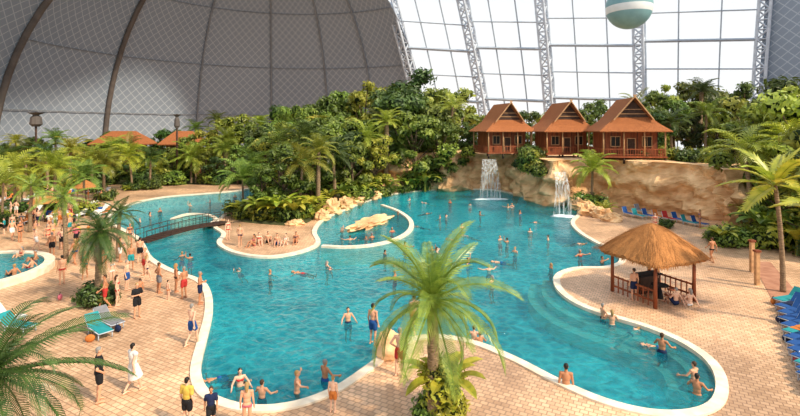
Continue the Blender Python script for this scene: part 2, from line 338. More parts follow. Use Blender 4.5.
for i in range(4):
    vs=[];fs=[]; Z=[0,10,20,30,40,50,62]; 
    for z in Z:
        for k in range(5): vs.append(rpt(i,z,k/4 if k else 0) if k<4 else rpt(i+1,z))
    for a in range(len(Z)-1):
        for k in range(4): fs.append((a*5+k,a*5+k+1,(a+1)*5+k+1,(a+1)*5+k))
    b=MB(); b.add(vs,fs); struct('window_%d'%(i+1),b.mesh('glazing',[m_glass],True))
    b=MB()
    for fr in (.33,.67): b.tube([rpt(i,z,fr)+Vector((0,-.3,0)) for z in Z],.22,4)
    for z in (11,19,27,35,43,51): 
        b.tube([rpt(i,z)+Vector((0,-.4,0)),rpt(i+1,z-1.2)+Vector((0,-.4,0))],.45 if z in(19,35,51) else .2,4)
    struct('trim_%d'%nt_,b.mesh('mullions',[m_mull])); nt_+=1
cols=[]
for i in (4,5,6): cols.append([(*rpt(i,z),i*12,z/PD) for z in zs])
shell('wall_right',cols)
# ---------------------------------------------------------------- cliff
CLF=[(372,190),(400,191),(430,189.5),(452,191),(470,188.5),(500,189),(520,195),(542,203),(560,205),(578,203),(600,203),(635,208),(680,214),(715,220),(738,228),(752,222),(775,205)]
cp=cat_rom([g(u,v) for u,v in CLF],10,False)
K=30; vs=[];fs=[]
for i,p in enumerate(cp):
    o=outward([(q.x,q.y) for q in cp],i,False); 
    if o.y>0: o=-o
    h=5.45+.4*noise.noise(Vector((p.x*.12,0,3)))
    for k in range(K):
        t=k/(K-1); z=-1.3+(h+1.3)*t
        q=Vector((p.x*.30,p.y*.30,z*.35)); 
        d=noise.fractal(q,.8,2,6)*.9 + .8*abs(noise.noise(Vector((p.x*.5,p.y*.5,z*.25)))) 
        d+=.35*math.sin(z*2.3+3*noise.noise(q))
        d-=.9*t**3
        d=min(d,1.5)
        vs.append((p.x+o.x*d,p.y+o.y*d,z))
    for back in (3,12,45):
        vs.append((p.x*(1+back/160),p.y+back,h+.1-.02*back))
KK=K+3
for i in range(len(cp)-1):
    for k in range(KK-1): fs.append((i*KK+k,(i+1)*KK+k,(i+1)*KK+k+1,i*KK+k+1))
b=MB(); b.add(vs,fs); o=obj('rock_cliff',b.mesh('rock_cliff',[m_rock],False)); tag(o,'tan sandstone cliff terrace behind the lagoon, layered and craggy','rock')
def boulder(u,v,r,label='tan craggy boulder at the water edge',sd=0,z=0.0,grp='boulders'):
    b=MB(); b.ball((0,0,0),r,20,14,0,None,.4,sd,1.4); o=obj('boulder',b.mesh('boulder',[m_rock],False),g(u,v)+Vector((0,0,z+r[2]*.35)),R.random()*3); tag(o,label,'rock',grp)
for i,(u,v,r) in enumerate([(588,214,(1.6,1,.9)),(580,209,(1.3,1,1.0)),(600,217,(1.4,1,.8)),(612,221,(1.1,.8,.6)),(345,208,(1.2,.9,.9)),(332,213,(1.2,.9,1.1)),(355,204,(1.2,1.0,.8)),(322,219,(1.0,.8,.7)),(392,192,(2,1.4,1.3)),(372,198,(1.6,1.2,.7)),(296,225,(.9,.6,.4)),(240,214,(.9,.7,.5))]):
    boulder(u,v,r,sd=i+1)
a_=g(352,231); c_=g(388,216); mid=(a_+c_)/2; b=MB(); b.ball((0,0,0),(4.0,1.1,.62),48,20,0,None,.42,31,2.6)
b.v=[(x,y,min(z,.34+.06*math.sin(x*3))) for x,y,z in b.v]
o=obj('rock_islet',b.mesh('rock_islet',[m_rock],False),(mid.x,mid.y,.0),math.atan2(c_.y-a_.y,c_.x-a_.x)); tag(o,'low flat tan rock islet standing in the whirlpool','rock')
b=MB(); b.ball((0,0,0),(.5,.38,.62),24,16,0,None,.3,5,1.3); o=obj('boulder',b.mesh('boulder',[m_rock],True),g(388,358)+Vector((0,0,.5))); tag(o,'upright orange-tan boulder on the pool edge paving','rock')
def fall(u,v,w,z1,z0=-.1):
    p=g(u,v); b=MB(); vs=[];fs=[]
    nx,nz=9,14
    for j in range(nz):
        t=j/(nz-1); z=z1+(z0-z1)*t
        for i in range(nx):
            x=(i/(nx-1)-.5)*w*(.8+.5*t); y=-.9*math.sin(min(1,t*2)*math.pi/2)+.15*noise.noise(Vector((x*4,0,z)))
            vs.append((x,y,z))
    for j in range(nz-1):
        for i in range(nx-1): fs.append((j*nx+i,j*nx+i+1,(j+1)*nx+i+1,(j+1)*nx+i))
    b.add(vs,fs); o=obj('waterfall',b.mesh('waterfall',[m_fall],True),(p.x,p.y,0)); tag(o,'thin white waterfall spilling over the rock cliff','waterfall','waterfalls')
    b=MB(); b.ball((0,0,0),(w*.9,.9,.1),20,6,0,None,.5,int(u)); o=obj('water_foam',b.mesh('foam',[m_foam],True),(p.x,p.y-1.3,-.1)); tag(o,'white splashing foam at the foot of a waterfall','foam',kind='stuff')
fall(489,197,2.4,5.2); fall(560,213,1.6,4.6)

# ---------------------------------------------------------------- plants
def frond(b,org,az,el,L,droop,n=22,ll=.6,m=0,lw=.045,curl=.35):
    org=Vector(org); hd=Vector((math.cos(az),math.sin(az),0)); sd=Vector((-math.sin(az),math.cos(az),0))
    pts=[org]; tg=[]; 
    for i in range(n):
        t=i/n; a=el-droop*t**1.5; d=hd*math.cos(a)+Vector((0,0,math.sin(a))); tg.append(d); pts.append(pts[-1]+d*(L/n))
    b.tube([pts[k] for k in range(0,n+1,max(1,n//6))],[.035*L/3*(1-.8*k/n)+.004 for k in range(0,n+1,max(1,n//6))],4,m)
    for i in range(2,n):
        t=i/n; d=tg[i]; up=sd.cross(d)*-1
        if up.z<0: up=-up
        l=ll*(math.sin(math.pi*(.12+.83*t))**.7)*R.uniform(.85,1.1); 
        for s in(-1,1):
            k=.55+.5*t; dr=(sd*s*math.cos(k)+d*math.sin(k)+up*.25).normalized()
            p0=pts[i]; w=d*lw; p1=p0+dr*l*.5; p2=p1+(dr*.8+Vector((0,0,-1))*(curl+R.random()*.3)).normalized()*l*.5
            b.add([p0-w*.5,p0+w*.5,p1+w*.6,p1-w*.6,p2],[(0,1,2,3),(3,2,4)],m)
def palm_crown(nf,L,ll,n=16,mats=None,lw=.07):
    b=MB()
    for i in range(nf):
        az=i*2.399+R.uniform(-.4,.4); q=i/nf; frond(b,(0,0,0),az,1.3-1.6*q+R.uniform(-.15,.15),L*(.7+.4*R.random()),.9+.9*R.random(),n,ll,0,lw)
    return b.mesh('palm_crown',[mats])
def trunk(h,r,lean=.3,mat=m_bark):
    b=MB(); pts=[];rs=[]
    n=int(h/.22)+2
    for i in range(n):
        t=i/(n-1); pts.append((lean*t*t*h*.15,0,h*t)); rs.append(r*(1.35-.45*t**.5)*(1.06 if i%2 else .95))
    b.tube(pts,rs,9); return b.mesh('trunk',[mat],True),(lean*h*.15,0,h)
PALMS=[]
for k,(h,mt,nf) in enumerate([(5.5,m_leafB,22),(6.5,m_leafC,17),(4.5,m_leafC,26),(7,m_leafB,15),(6,m_leafY,20),(5,m_leafA,24)]):
    tm,tp=trunk(h,.16,R.uniform(-.9,.9)); PALMS.append((tm,palm_crown(nf,2.9,.95,14,mt,.1),tp,h))
def leafcloud(b,c,r,n,ls,m=0,flat=1.0):
    c=Vector(c)
    for _ in range(n):
        d=Vector((R.gauss(0,1),R.gauss(0,1),R.gauss(0,1)+.25)).normalized(); rad=r*(.72+.55*R.random()**1.5)
        p=c+Vector((d.x*rad,d.y*rad,d.z*rad*flat)); nn=(d+Vector((R.gauss(0,.45),R.gauss(0,.45),R.gauss(0,.45)+.3))).normalized()
        a=nn.cross(Vector((R.gauss(0,1),R.gauss(0,1),R.gauss(0,1)))).normalized(); e=nn.cross(a); l=ls*(.5+1.0*R.random())
        b.add([p-a*l*.5,p+e*l*.24,p+a*l*.5-nn*l*.12,p-e*l*.24],[(0,1,2,3)],m)
TREES=[]
for k in range(9):
    mt=[m_leafA,m_leafB,m_leafB,m_leafC,m_leafB,m_leafA,m_leafC,m_leafB,m_leafA][k]
    bt=MB(); bt.tube([(0,0,0),(.1,.1,3),(0,-.1,6)],[.3,.22,.13],8)
    b=MB(); cl=[]
    nc=20
    for i in range(nc):
        if k<7: z=1.6+7.3*(i/(nc-1)); rr=3.1*math.sin(math.pi*(.2+.66*i/(nc-1)))
        else: z=4.6+4.3*(i/(nc-1)); rr=3.5*math.sin(math.pi*(.25+.6*i/(nc-1)))
        a=i*2.4+k; q=rr*R.uniform(.3,1.1)
        cl.append(((q*math.cos(a),q*math.sin(a),z+R.uniform(-.6,.9)),R.uniform(.5,1.2)))
    for c,r in cl:
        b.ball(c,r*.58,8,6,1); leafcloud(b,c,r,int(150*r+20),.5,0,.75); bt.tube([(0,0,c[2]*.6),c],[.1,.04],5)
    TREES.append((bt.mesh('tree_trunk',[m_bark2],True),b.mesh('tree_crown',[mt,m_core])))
BUSH=[]
for k,mt in enumerate([m_leafA,m_leafB,m_leafC,m_leafY]):
    b=MB()
    for i in range(5):
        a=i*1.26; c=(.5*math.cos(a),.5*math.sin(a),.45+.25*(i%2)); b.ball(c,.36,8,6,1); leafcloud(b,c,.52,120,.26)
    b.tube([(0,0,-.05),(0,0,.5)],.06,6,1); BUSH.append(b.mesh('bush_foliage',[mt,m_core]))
def blade(b,org,az,el,L,W,droop,m=0):
    org=Vector(org); hd=Vector((math.cos(az),math.sin(az),0)); sd=Vector((-math.sin(az),math.cos(az),0)); p=org; vs=[];n=9
    for i in range(n+1):
        t=i/n; a=el-droop*t**1.4; d=hd*math.cos(a)+Vector((0,0,math.sin(a))); w=W*.5*(math.sin(math.pi*max(0,(t-.18)/.84))**.6 if t>.18 else 0)+.015
        if t>=.99:w=.01
        vs+=[p-sd*w+Vector((0,0,w*.35)),p,p+sd*w+Vector((0,0,w*.35))]; p=p+d*L/n
    fs=[]
    for i in range(n): fs+=[(3*i,3*i+1,3*i+4,3*i+3),(3*i+1,3*i+2,3*i+5,3*i+4)]
    b.add(vs,fs,m)
BAN=[]
for k,mt in enumerate([m_leafC,m_leafB,m_leafY]):
    b=MB()
    for i in range(13): blade(b,(0,0,.5+.06*i),i*2.4,1.35-.07*i,2.0+.4*R.random(),.5,1.1+.5*R.random())
    b.tube([(0,0,0),(0,0,1.2)],[.14,.08],7,0); BAN.append(b.mesh('banana_leaves',[mt]))
FERN=[]
for mt in (m_leafB,m_leafC):
    b=MB()
    for i in range(14): frond(b,(0,0,.05),i*2.4,1.2-.05*i,1.2,1.3,10,.32,0,.08)
    FERN.append(b.mesh('fern_fronds',[mt]))
def tree(p,h,k=None,lab='dense leafy tropical tree in the indoor jungle'):
    k=R.randrange(9 if h>7 else 7) if k is None else k; s=h/9.6
    thing('tropical_tree',[('trunk',TREES[k][0]),('tree_crown',TREES[k][1])],p,lab,'tree',R.random()*6,(s*R.uniform(.8,1.15),s*R.uniform(.8,1.15),s),'jungle trees')
def palm(p,h,k=None,lab='slender feather palm among the jungle plants',s2=1,rz=None):
    k=R.randrange(6) if k is None else k; tm,cm,tp,hh=PALMS[k]; s=h/hh
    thing('palm_tree',[('trunk',tm),('palm_crown',cm,Matrix.Translation(tp)@Matrix.Scale(s2*R.uniform(.8,1.15)/s,4))],p,lab,'palm tree',R.random()*6 if rz is None else rz,s,'jungle palms')
def single(name,me,p,s,lab,cat,grp):
    o=obj(name,me,p,R.random()*6,s*R.uniform(.85,1.15)); tag(o,lab,cat,grp)
def bush(p,s,k=None): single('bush',BUSH[R.randrange(3) if k is None else k],p,s,'rounded leafy green shrub in a planted bed','bush','jungle shrubs')
def banana(p,s,k=None): single('banana_plant',BAN[R.randrange(3) if k is None else k],p,s,'banana plant with broad arching green leaves','plant','banana plants')
def fern(p,s): single('fern',FERN[R.randrange(2)],p,s,'arching green fern at ground level','fern','ferns')
topL=[(-40,134),(0,137),(40,141),(80,142),(120,138),(160,132),(200,124),(240,116),(290,105),(330,95),(370,90),(400,80),(420,66),(440,82),(470,102),(520,112)]
def row(u0,u1,Y,extra,tops,z0=0,wide=5.2,pmix=.2,minh=3):
    u=u0
    while u<u1:
        Yj=Y+R.uniform(-2,2); uu=u+R.uniform(-6,6); h=max(minh,zat(lerp_list(tops,uu)+extra+R.uniform(-9,9),Yj)-z0); p=Vector(((uu-400)/F*Yj,Yj,z0))
        if math.hypot(p.x-CX,max(0,p.y-CY))<RR-6 or p.x>CX:
            if R.random()<pmix: palm(p,h-1.0,s2=1.35)
            else: tree(p,h)
        u+=wide*F/Y*.62*max(.6,h/9)
row(-30,290,82,30,topL,pmix=.5,wide=4.2)
row(-30,300,90,14,topL,pmix=.35,wide=4.4)
row(-40,470,102,0,topL,wide=5.4,pmix=.15)
row(292,440,73,38,topL,pmix=.35,wide=4.6)
row(285,450,80,20,topL,wide=5,pmix=.25)
row(285,460,90,4,topL,wide=5.4,pmix=.15)
for (u,v,h) in [(243,213,4.5),(262,217,5.5),(283,216,7.5),(300,217,6.5),(318,212,8),(335,206,7.5),(352,201,8),(375,195,8.5),(400,190,7.5),(425,187,8),(255,207,6),(280,205,9),(305,203,9.5),(330,198,10.5),(360,193,9.5),(270,200,8.5),(295,195,10.5),(322,192,11.5),(345,195,9.5),(312,207,8)]:
    p=g(u,v); 
    (palm(p,h*.85,s2=1.3) if R.random()<.45 else tree(p,h))
for i in range(56):
    t=i/55; u=236+t*200; v=lerp_list([(236,218),(262,222),(300,223),(318,216),(345,207),(370,199),(400,193),(440,191)],u)-R.uniform(0,5)
    p=g(u,v); r=R.random()
    if r<.4: bush(p,R.uniform(1.0,1.8))
    elif r<.7: banana(p,R.uniform(.8,1.3))
    else: fern(p,R.uniform(1.1,1.8))
for i in range(44):
    u=R.uniform(-30,285); p=g(u,R.uniform(178,185.5)); r=R.random()
    if r<.6: bush(p,R.uniform(1.4,2.6))
    else: banana(p,R.uniform(1.1,1.7))
# planting islands on the beach side
for u,v,h in [(8,196,6.5),(26,190,7.5),(48,193,7),(70,189,7.5),(92,192,6.5),(15,212,5.5),(55,209,6),(84,214,5.2),(104,200,6),(132,190,6.5),(150,189,6),(2,225,5.2)]:
    p=g(u,v); palm(p,h*.8,R.choice([0,1,2,4,5]),'leafy feather palm in a beach planting island',1.15)
    bush(p+Vector((.7,-.4,0)),R.uniform(.9,1.4)); bush(p+Vector((-.7,.2,0)),R.uniform(.8,1.3)); fern(p+Vector((.1,-.8,0)),1.2)
topR=[(430,80),(450,96),(470,108),(530,118),(590,112),(640,94),(660,86),(700,82),(740,88),(760,78),(800,72),(840,68)]
ZP=5.2
row(445,480,78,12,topR,ZP,minh=2.5); row(452,765,96,0,topR,ZP-1,wide=5.6); row(640,755,74,10,topR,ZP,pmix=.3); row(655,740,66,30,topR,ZP,pmix=.4)
for i in range(24):
    u=R.uniform(640,735); Y=R.uniform(57,63); bush(Vector(((u-400)/F*Y,Y,5.3)),R.uniform(.9,1.5))
for u,Y in [(447,71),(468,74),(527,70),(533,68),(537,66),(590,66)]:
    bush(Vector(((u-400)/F*Y,Y,5.1)),R.uniform(1.2,1.8))
for i in range(10):
    u=514+R.uniform(0,28); v=lerp_list([(515,196),(553,205)],u); p=g(u,v); bush(Vector((p.x*.985,p.y*.985-.3,R.uniform(2.8,6.2))),R.uniform(.8,1.3),R.choice([0,1,2]))
for (u,Y,vt) in [(745,52,118),(762,48,110),(785,46,95),(805,42,90),(830,44,85),(770,58,98),(800,60,84),(750,66,96),(790,40,150),(775,42,160),(815,36,140),(840,34,110)]:
    tree(Vector(((u-400)/F*Y,Y,0)),zat(vt,Y),R.choice([1,3,6,2,0]))
palm(g(752,236),7.5,1,s2=1.2); palm(g(800,240),8.5,4,s2=1.3); palm(g(770,228),9,1,s2=1.3)
for i in range(44):
    u=R.uniform(740,835); v=R.uniform(222,262); 
    if u<765: v=R.uniform(218,238)
    p=g(u,v); r=R.random()
    if r<.4: bush(p,R.uniform(1.2,2.0),R.choice([0,1,2]))
    elif r<.8: banana(p,R.uniform(1.0,1.4))
    else: fern(p,R.uniform(1.1,1.6))
palm(g(592,207),4.4,2,'short bushy palm on the rocks by the waterfall',1.1); bush(g(583,208),1.4,1); bush(g(598,208),1.3,0); fern(g(605,212),1.4)
for u,v,s in [(722,244,1.1),(714,240,.9),(728,247,.9),(666,228,.7),(745,246,1.1),(735,240,1.1)]: bush(g(u,v),s,R.choice([1,2]))
banana(g(722,246),.8,0)

def hero(name,loc,h,nf,L,ll,mat,lab,r=.2,el0=1.25,el1=-.25,lean=.3,n=30,seed=1,lw=.05,dr=1.0,curl=.35):
    rr=random.Random(seed); tm,tp=trunk(h,r,lean)
    e=thing(name,[('trunk',tm)],loc,lab,'palm tree')
    fm=[]
    for k in range(4):
        b=MB(); frond(b,(0,0,0),0,0.0,L,[.8,1.1,1.4,1.7][k]*dr,n,ll,0,lw,curl); fm.append(b.mesh('palm_frond',[mat]))
    for i in range(nf):
        q=i/nf; c=obj('palm_frond',fm[(i*7)%4],tp,0,rr.uniform(.75,1.12),e); c.rotation_euler=(rr.uniform(-.35,.35),-(el0+(el1-el0)*q+rr.uniform(-.12,.12)),i*2.399+rr.uniform(-.3,.3))
    return e
p=g(434,424)
hero('palm_tree',p,3.95,36,2.95,.66,m_hero,'large fresh green feather palm with ringed trunk beside the pool',.19,1.45,-.8,-.1,50,3,.032,.95,.6)
hero('palm_tree',Vector((-10.0,11.6,0)),3.5,30,3.0,.66,m_heroD,'dark green feather palm on the paving near loungers',.2,1.1,-.6,.1,46,4,.036,1,.6)
hero('palm_tree',g(98,303),3.9,32,2.2,.55,m_heroD,'dark green feather palm standing on the beach paving',.15,1.2,-1.1,.2,26,5,.05,1,.6)
hero('palm_tree',g(66,262),4.6,24,2.3,.5,m_hero,'tall feather palm on the beach promenade',.14,1.2,-.8,-.3,18,6,.07)
hero('palm_tree',g(118,258),3.3,18,1.9,.45,m_heroD,'small feather palm on the beach promenade',.13,1.2,-.7,.3,18,7,.07)
hero('palm_tree',g(30,232),4.2,20,2.4,.6,m_hero,'feather palm among sun loungers',.14,1.2,-.6,.3,16,8,.09)
def broad(loc,h,nf,L,lab,seed):
    rr=random.Random(seed); tm,tp=trunk(h,.12,-.5); e=thing('palm_tree',[('trunk',tm)],loc,lab,'palm tree')
    fm=[]
    for k in range(3):
        b=MB(); frond(b,(0,0,0),0,0.0,L,[.7,1.0,1.3][k],15,.72,0,.20,.15); fm.append(b.mesh('palm_frond',[m_leafY]))
    for i in range(nf):
        q=i/nf; c=obj('palm_frond',fm[i%3],tp,0,rr.uniform(.8,1.1),e); c.rotation_euler=(rr.uniform(-.3,.3),-(1.25-1.6*q),i*2.399+rr.uniform(-.3,.3))
broad(g(783,292),6.2,13,2.9,'slender palm with broad yellow-green leaves by the path',9)
broad(g(826,330),5.6,9,2.0,'yellow-green palm leaning over the loungers',10)
q=g(434,424)
for dx,dy,z,s,k in [(.25,.3,0,.8,3),(.5,0,0,.7,3),(.3,.6,0,.7,1),(-.2,.2,0,.55,1),(.3,.15,.8,.7,3),(.22,.1,1.45,.5,2)]:
    bush(Vector((q.x+dx,q.y+dy,z)),s,k)
banana(Vector((q.x+.4,q.y+.3,.3)),.65,2)
for u,v in [(96,306),(104,304),(100,300),(92,303)]: bush(g(u,v),.85,0)

# ---------------------------------------------------------------- bungalows
def hut_parts(w,d):
    P=[]
    b=MB(); b.box((0,0,.85),(w+1.4,d+1.4,.2)); P.append(('platform',b.mesh('platform',[m_wood])))
    sx=(w+1.0)/2; sy=(d+1.0)/2; E=4.15
    b=MB(); b.tube([(0,0,0),(0,0,.76)],.14,8); sm=b.mesh('stilt',[m_woodD],True)
    b=MB(); b.tube([(0,0,.95),(0,0,E+.1)],.1,8); vm=b.mesh('veranda_post',[m_woodL],True)
    for x in (-sx,-sx/3,sx/3,sx):
        for y in (-sy,sy):
            P.append(('stilt',sm,Matrix.Translation((x,y,0)))); P.append(('veranda_post',vm,Matrix.Translation((x,y,0))))
    b=MB(); b.box((0,.3,2.55),(w,d-.6,3.2)); 
    for x in [-w/2+i*w/8 for i in range(9)]: b.box((x,-d/2+.59,2.55),(.07,.05,3.2),1)
    P.append(('cabin_wall',b.mesh('cabin_wall',[m_wood,m_woodD])))
    b=MB(); b.box((0,0,0),(1.1,.06,1.2),1); 
    for a in (-1,1): b.box((a*.58,-.02,0),(.09,.1,1.35)); b.box((0,-.02,a*.63),(1.25,.1,.09))
    b.box((0,-.03,0),(.05,.08,1.2)); wm=b.mesh('cabin_window',[m_woodL,m_dark])
    for x in (-w*.3,w*.3): P.append(('window',wm,Matrix.Translation((x,-d/2+.55,2.8))))
    b=MB(); b.box((0,0,0),(.95,.06,2.2),1); b.box((-.5,-.02,0),(.09,.1,2.25)); b.box((.5,-.02,0),(.09,.1,2.25)); b.box((0,-.02,1.13),(1.1,.1,.09))
    P.append(('door',b.mesh('cabin_door',[m_woodL,m_woodD]),Matrix.Translation((0,-d/2+.55,2.06))))
    for ax in (0,1,2):
        b=MB()
        if ax==0:
            for z in (1.15,1.85): b.box((0,-sy,z),(2*sx,.07,.1))
            k=int(2*sx/.3)
            for i in range(k+1): b.box((-sx+i*2*sx/k,-sy,1.42),(.06,.06,.95))
        else:
            x=sx*(1 if ax==1 else -1)
            for z in (1.15,1.85): b.box((x,0,z),(.07,2*sy,.1))
            k=int(2*sy/.3)
            for i in range(k+1): b.box((x,-sy+i*2*sy/k,1.42),(.06,.06,.95))
        P.append(('railing',b.mesh('railing',[m_wood])))
    W=w/2+1.15; D=d/2+1.15; z0=E
    lv=[(W,D,z0-.12),(W,D,z0),(W*.74,D*.80,z0+.85),(W*.5,D*.66,z0+1.75)]
    b=MB(); vs=[]
    for hx,hy,z in lv: vs+=[(-hx,-hy,z),(hx,-hy,z),(hx,hy,z),(-hx,hy,z)]
    fs=[(3,2,1,0)]
    for i in range(3):
        for k in range(4): fs.append((i*4+k,i*4+(k+1)%4,i*4+4+(k+1)%4,i*4+4+k))
    b.add(vs,fs)
    hx,hy,z=lv[-1]; zt=z0+4.3; hg=hy+.5
    for dz in (0,-.16):
        f=[(0,1,2,3),(4,5,2,1)] if dz==0 else [(3,2,1,0),(1,2,5,4)]
        b.add([(-hx-.1,-hg,z-.15+dz),(0,-hg-.3,zt+dz),(0,hg+.3,zt+dz),(-hx-.1,hg,z-.15+dz),(hx+.1,-hg,z-.15+dz),(hx+.1,hg,z-.15+dz)],f)
    P.append(('roof',b.mesh('hut_roof',[m_roof])))
    for s in (-1,1):
        b=MB(); b.add([(-hx,s*(hy+.05),z),(hx,s*(hy+.05),z),(0,s*(hy+.05),zt-.3)],[(0,1,2)]); P.append(('gable_infill',b.mesh('gable_infill',[m_woodD])))
    for s in (-1,1):
        b=MB(); b.tube([(s*(hx+.25),-hg-.05,z-.35),(-s*.18,-hg-.38,zt+.3)],.09,5); P.append(('barge_board',b.mesh('barge_board',[m_woodL])))
    for zz in (.35,.8):
        b=MB(); b.box((0,-hy-.1,z+(zt-z)*zz*.5),(hx*2*(1-zz*.5),.06,.08)); P.append(('gable_slat',b.mesh('gable_slat',[m_woodL])))
    return P
HP=hut_parts(6.1,5.0)
HP3=hut_parts(6.5,5.4)
for (u,Y,s,rz,pp) in [(502,72,.95,.22,HP),(561,69,.95,.12,HP),(625,62,.97,-.1,HP3)]:
    x=(u-400)/F*Y; thing('bungalow',pp,(x,Y,5.1),'red-brown wooden stilt bungalow with steep shingled roof on rock terrace','bungalow',rz,s,'bungalows')
# low wide hip-roofed pavilions in the jungle
def pavilion(w,d,h,rh):
    P=[]; b=MB(); b.box((0,0,h/2),(w*.8,d*.7,h)); P.append(('pavilion_wall',b.mesh('pavilion_wall',[m_wood])))
    b=MB(); b.tube([(0,0,0),(0,0,h)],.14,8); pm2=b.mesh('post',[m_woodD],True)
    for x in (-.46,-.15,.15,.46): P.append(('post',pm2,Matrix.Translation((x*w,-d*.46,0))))
    b=MB(); lv=[(w*.56,d*.6,h-.1),(w*.56,d*.6,h+.1),(w*.40,d*.32,h+rh*.55),(w*.26,.06,h+rh)]; vs=[]
    for hx,hy,z in lv: vs+=[(-hx,-hy,z),(hx,-hy,z),(hx,hy,z),(-hx,hy,z)]
    fs=[(3,2,1,0),(12,13,14,15)]
    for i in range(3):
        for k in range(4): fs.append((i*4+k,i*4+(k+1)%4,i*4+4+(k+1)%4,i*4+4+k))
    b.add(vs,fs); P.append(('roof',b.mesh('pavilion_roof',[m_roof]))); return P
for (u,Y,w,vt) in [(124,96,9,131),(184,96,6.5,131)]:
    h=zat(vt,Y)-2.6; thing('pavilion',pavilion(w,6,h,2.6),((u-400)/F*Y,Y,0),'wooden pavilion with low brown hipped roof among jungle plants','pavilion',.05,1,'pavilions')
# ---------------------------------------------------------------- thatched gazebo
def gazebo():
    P=[]; b=MB(); Wd=2.15; lv=[(Wd-.1,2.28),(Wd,2.45),(Wd*.84,2.82),(Wd*.62,3.26),(Wd*.38,3.68),(Wd*.16,3.98),(.05,4.1)]
    n=16; vs=[]
    for hx,z in lv:
        for s in range(4):
            for k in range(n):
                t=-1+2*k/n; c=[(t,-1),(1,t),(-t,1),(-1,-t)][s]; q=1-.08*(abs(t)**4)+.02*noise.noise(Vector((k*2.1,s*7,z*6))); dz=.05*noise.noise(Vector((k*1.7,s*7,z*3))) 
                vs.append((c[0]*hx*q,c[1]*hx*q,z+dz*(2 if z<2.6 else 1)))
    m=4*n; fs=[(i*m+k,i*m+(k+1)%m,(i+1)*m+(k+1)%m,(i+1)*m+k) for i in range(len(lv)-1) for k in range(m)]
    fs+=[tuple(range(m))[::-1],tuple((len(lv)-1)*m+k for k in range(m))]
    b.add(vs,fs)
    rr=random.Random(3)
    def zr(f):
        for (h1,z1),(h2,z2) in zip(lv[1:],lv[2:]):
            if h1>=f*Wd>=h2: return z1+(z2-z1)*(h1-f*Wd)/(h1-h2)
        return lv[1][1]
    for k in range(1500):
        s=rr.randrange(4); t=rr.uniform(-1,1); f=1-.97*rr.random()**1.4 if k>500 else 1.0; f2=min(1.05,f+.13)
        c=Vector([(t,-1,0),(1,t,0),(t,1,0),(-1,t,0)][s]); a=Vector((c.x*f*Wd*.99,c.y*f*Wd*.99,zr(f)+.03)); e=Vector((c.x*f2*Wd,c.y*f2*Wd,(zr(f2) if f2<1 else 2.45-.28*rr.random())+.03)); sd=Vector((c.y,-c.x,0)).normalized()*.03
        b.add([a-sd,a+sd,e+sd*.3,e-sd*.3],[(0,1,2,3)])
    P.append(('thatched_roof',b.mesh('thatched_roof',[m_thatch])))
    b=MB(); b.tube([(0,0,0),(0,0,2.5)],[.1,.085],8); pm_=b.mesh('post',[m_wood],True); q=1.45
    for x in(-q,q):
        for y in(-q,q): P.append(('post',pm_,Matrix.Translation((x,y,0))))
    b=MB()
    for s in (-1,1): b.box((0,s*q,2.32),(2*q+.3,.12,.14)); b.box((s*q,0,2.32),(.12,2*q+.3,.14))
    P.append(('roof_beams',b.mesh('roof_beams',[m_wood])))
    for s in (-1,1):
        b=MB()
        for z in (.35,.9): b.box((s*q,0,z),(.08,2*q,.09))
        for i in range(9): b.box((s*q,-q+.1+i*(q-.1)/4,.5),(.05,.05,.95))
        P.append(('railing',b.mesh('railing',[m_wood])))
    return P
GZ=g(652,296)
thing('thatched_gazebo',gazebo(),GZ,'square thatched beach gazebo on wooden posts beside the pool','gazebo',.38,1.0)
b=MB(); b.box((0,0,.5),(1.5,.5,1.0)); c1=b.mesh('counter_body',[m_woodD]); b=MB(); b.box((0,0,1.03),(1.7,.7,.07)); c2=b.mesh('counter_top',[CL['black']])
thing('bar_counter',[('counter_body',c1),('counter_top',c2)],GZ+Vector((.1,.75,0)),'dark wooden bar counter with black top inside the gazebo','counter',.38)
b=MB(); b.tube([(0,0,.72),(0,0,.77)],.45,20); t1=b.mesh('table_top',[CL['black']]); b=MB(); b.tube([(0,0,0),(0,0,.72)],[.2,.05],10); t2=b.mesh('table_base',[CL['black']])
thing('round_table',[('table_top',t1),('table_base',t2)],GZ+Vector((.25,-.35,0)),'black round table standing inside the gazebo','table')
b=MB(); b.tube([(0,0,.42),(0,0,.48)],.2,14); s1=b.mesh('stool_seat',[m_wood]); SP=[('stool_seat',s1)]
for k in range(3): 
    b=MB(); a=k*2.1; b.tube([(.1*math.cos(a),.1*math.sin(a),.43),(.2*math.cos(a),.2*math.sin(a),0)],.02,6); SP.append(('leg',b.mesh('stool_leg',[m_wood])))
for dx,dy in ((-.6,-.2),(.3,-1.1),(.95,-.2)): thing('stool',SP,GZ+Vector((dx,dy,0)),'small wooden stool at the gazebo table','stool',group='gazebo stools')

# ---------------------------------------------------------------- loungers
def lounger_parts(mat,up=.75):
    b=MB(); 
    for s in(-.3,.3): b.tube([(s,-.95,.32),(s,.35,.32),(s,.35+.62*math.cos(up),.32+.62*math.sin(up))],.025,6)
    b.tube([(-.3,-.95,.32),(.3,-.95,.32)],.025,6); fr=b.mesh('lounger_frame',[m_white],True)
    b=MB(); b.box((0,-.3,.35),(.58,1.28,.04)); seat=b.mesh('lounger_seat',[mat])
    b=MB(); b.box((0,0,0),(.58,.64,.04),M4=Matrix.Rotation(up,3,'X')); c=b.mesh('lounger_backrest',[mat])
    b=MB(); b.tube([(0,0,0),(0,0,.32)],.025,6); lg=b.mesh('leg',[m_white],True)
    return [('frame',fr),('seat',seat),('backrest',c,Matrix.Translation((0,.35+.31*math.cos(up),.36+.31*math.sin(up))))]+[('leg',lg,Matrix.Translation((x,y,0))) for x in(-.28,.28) for y in(-.85,.3)]
LP={k:lounger_parts(CL[k]) for k in('blue','teal','red','grey','orange','white')}
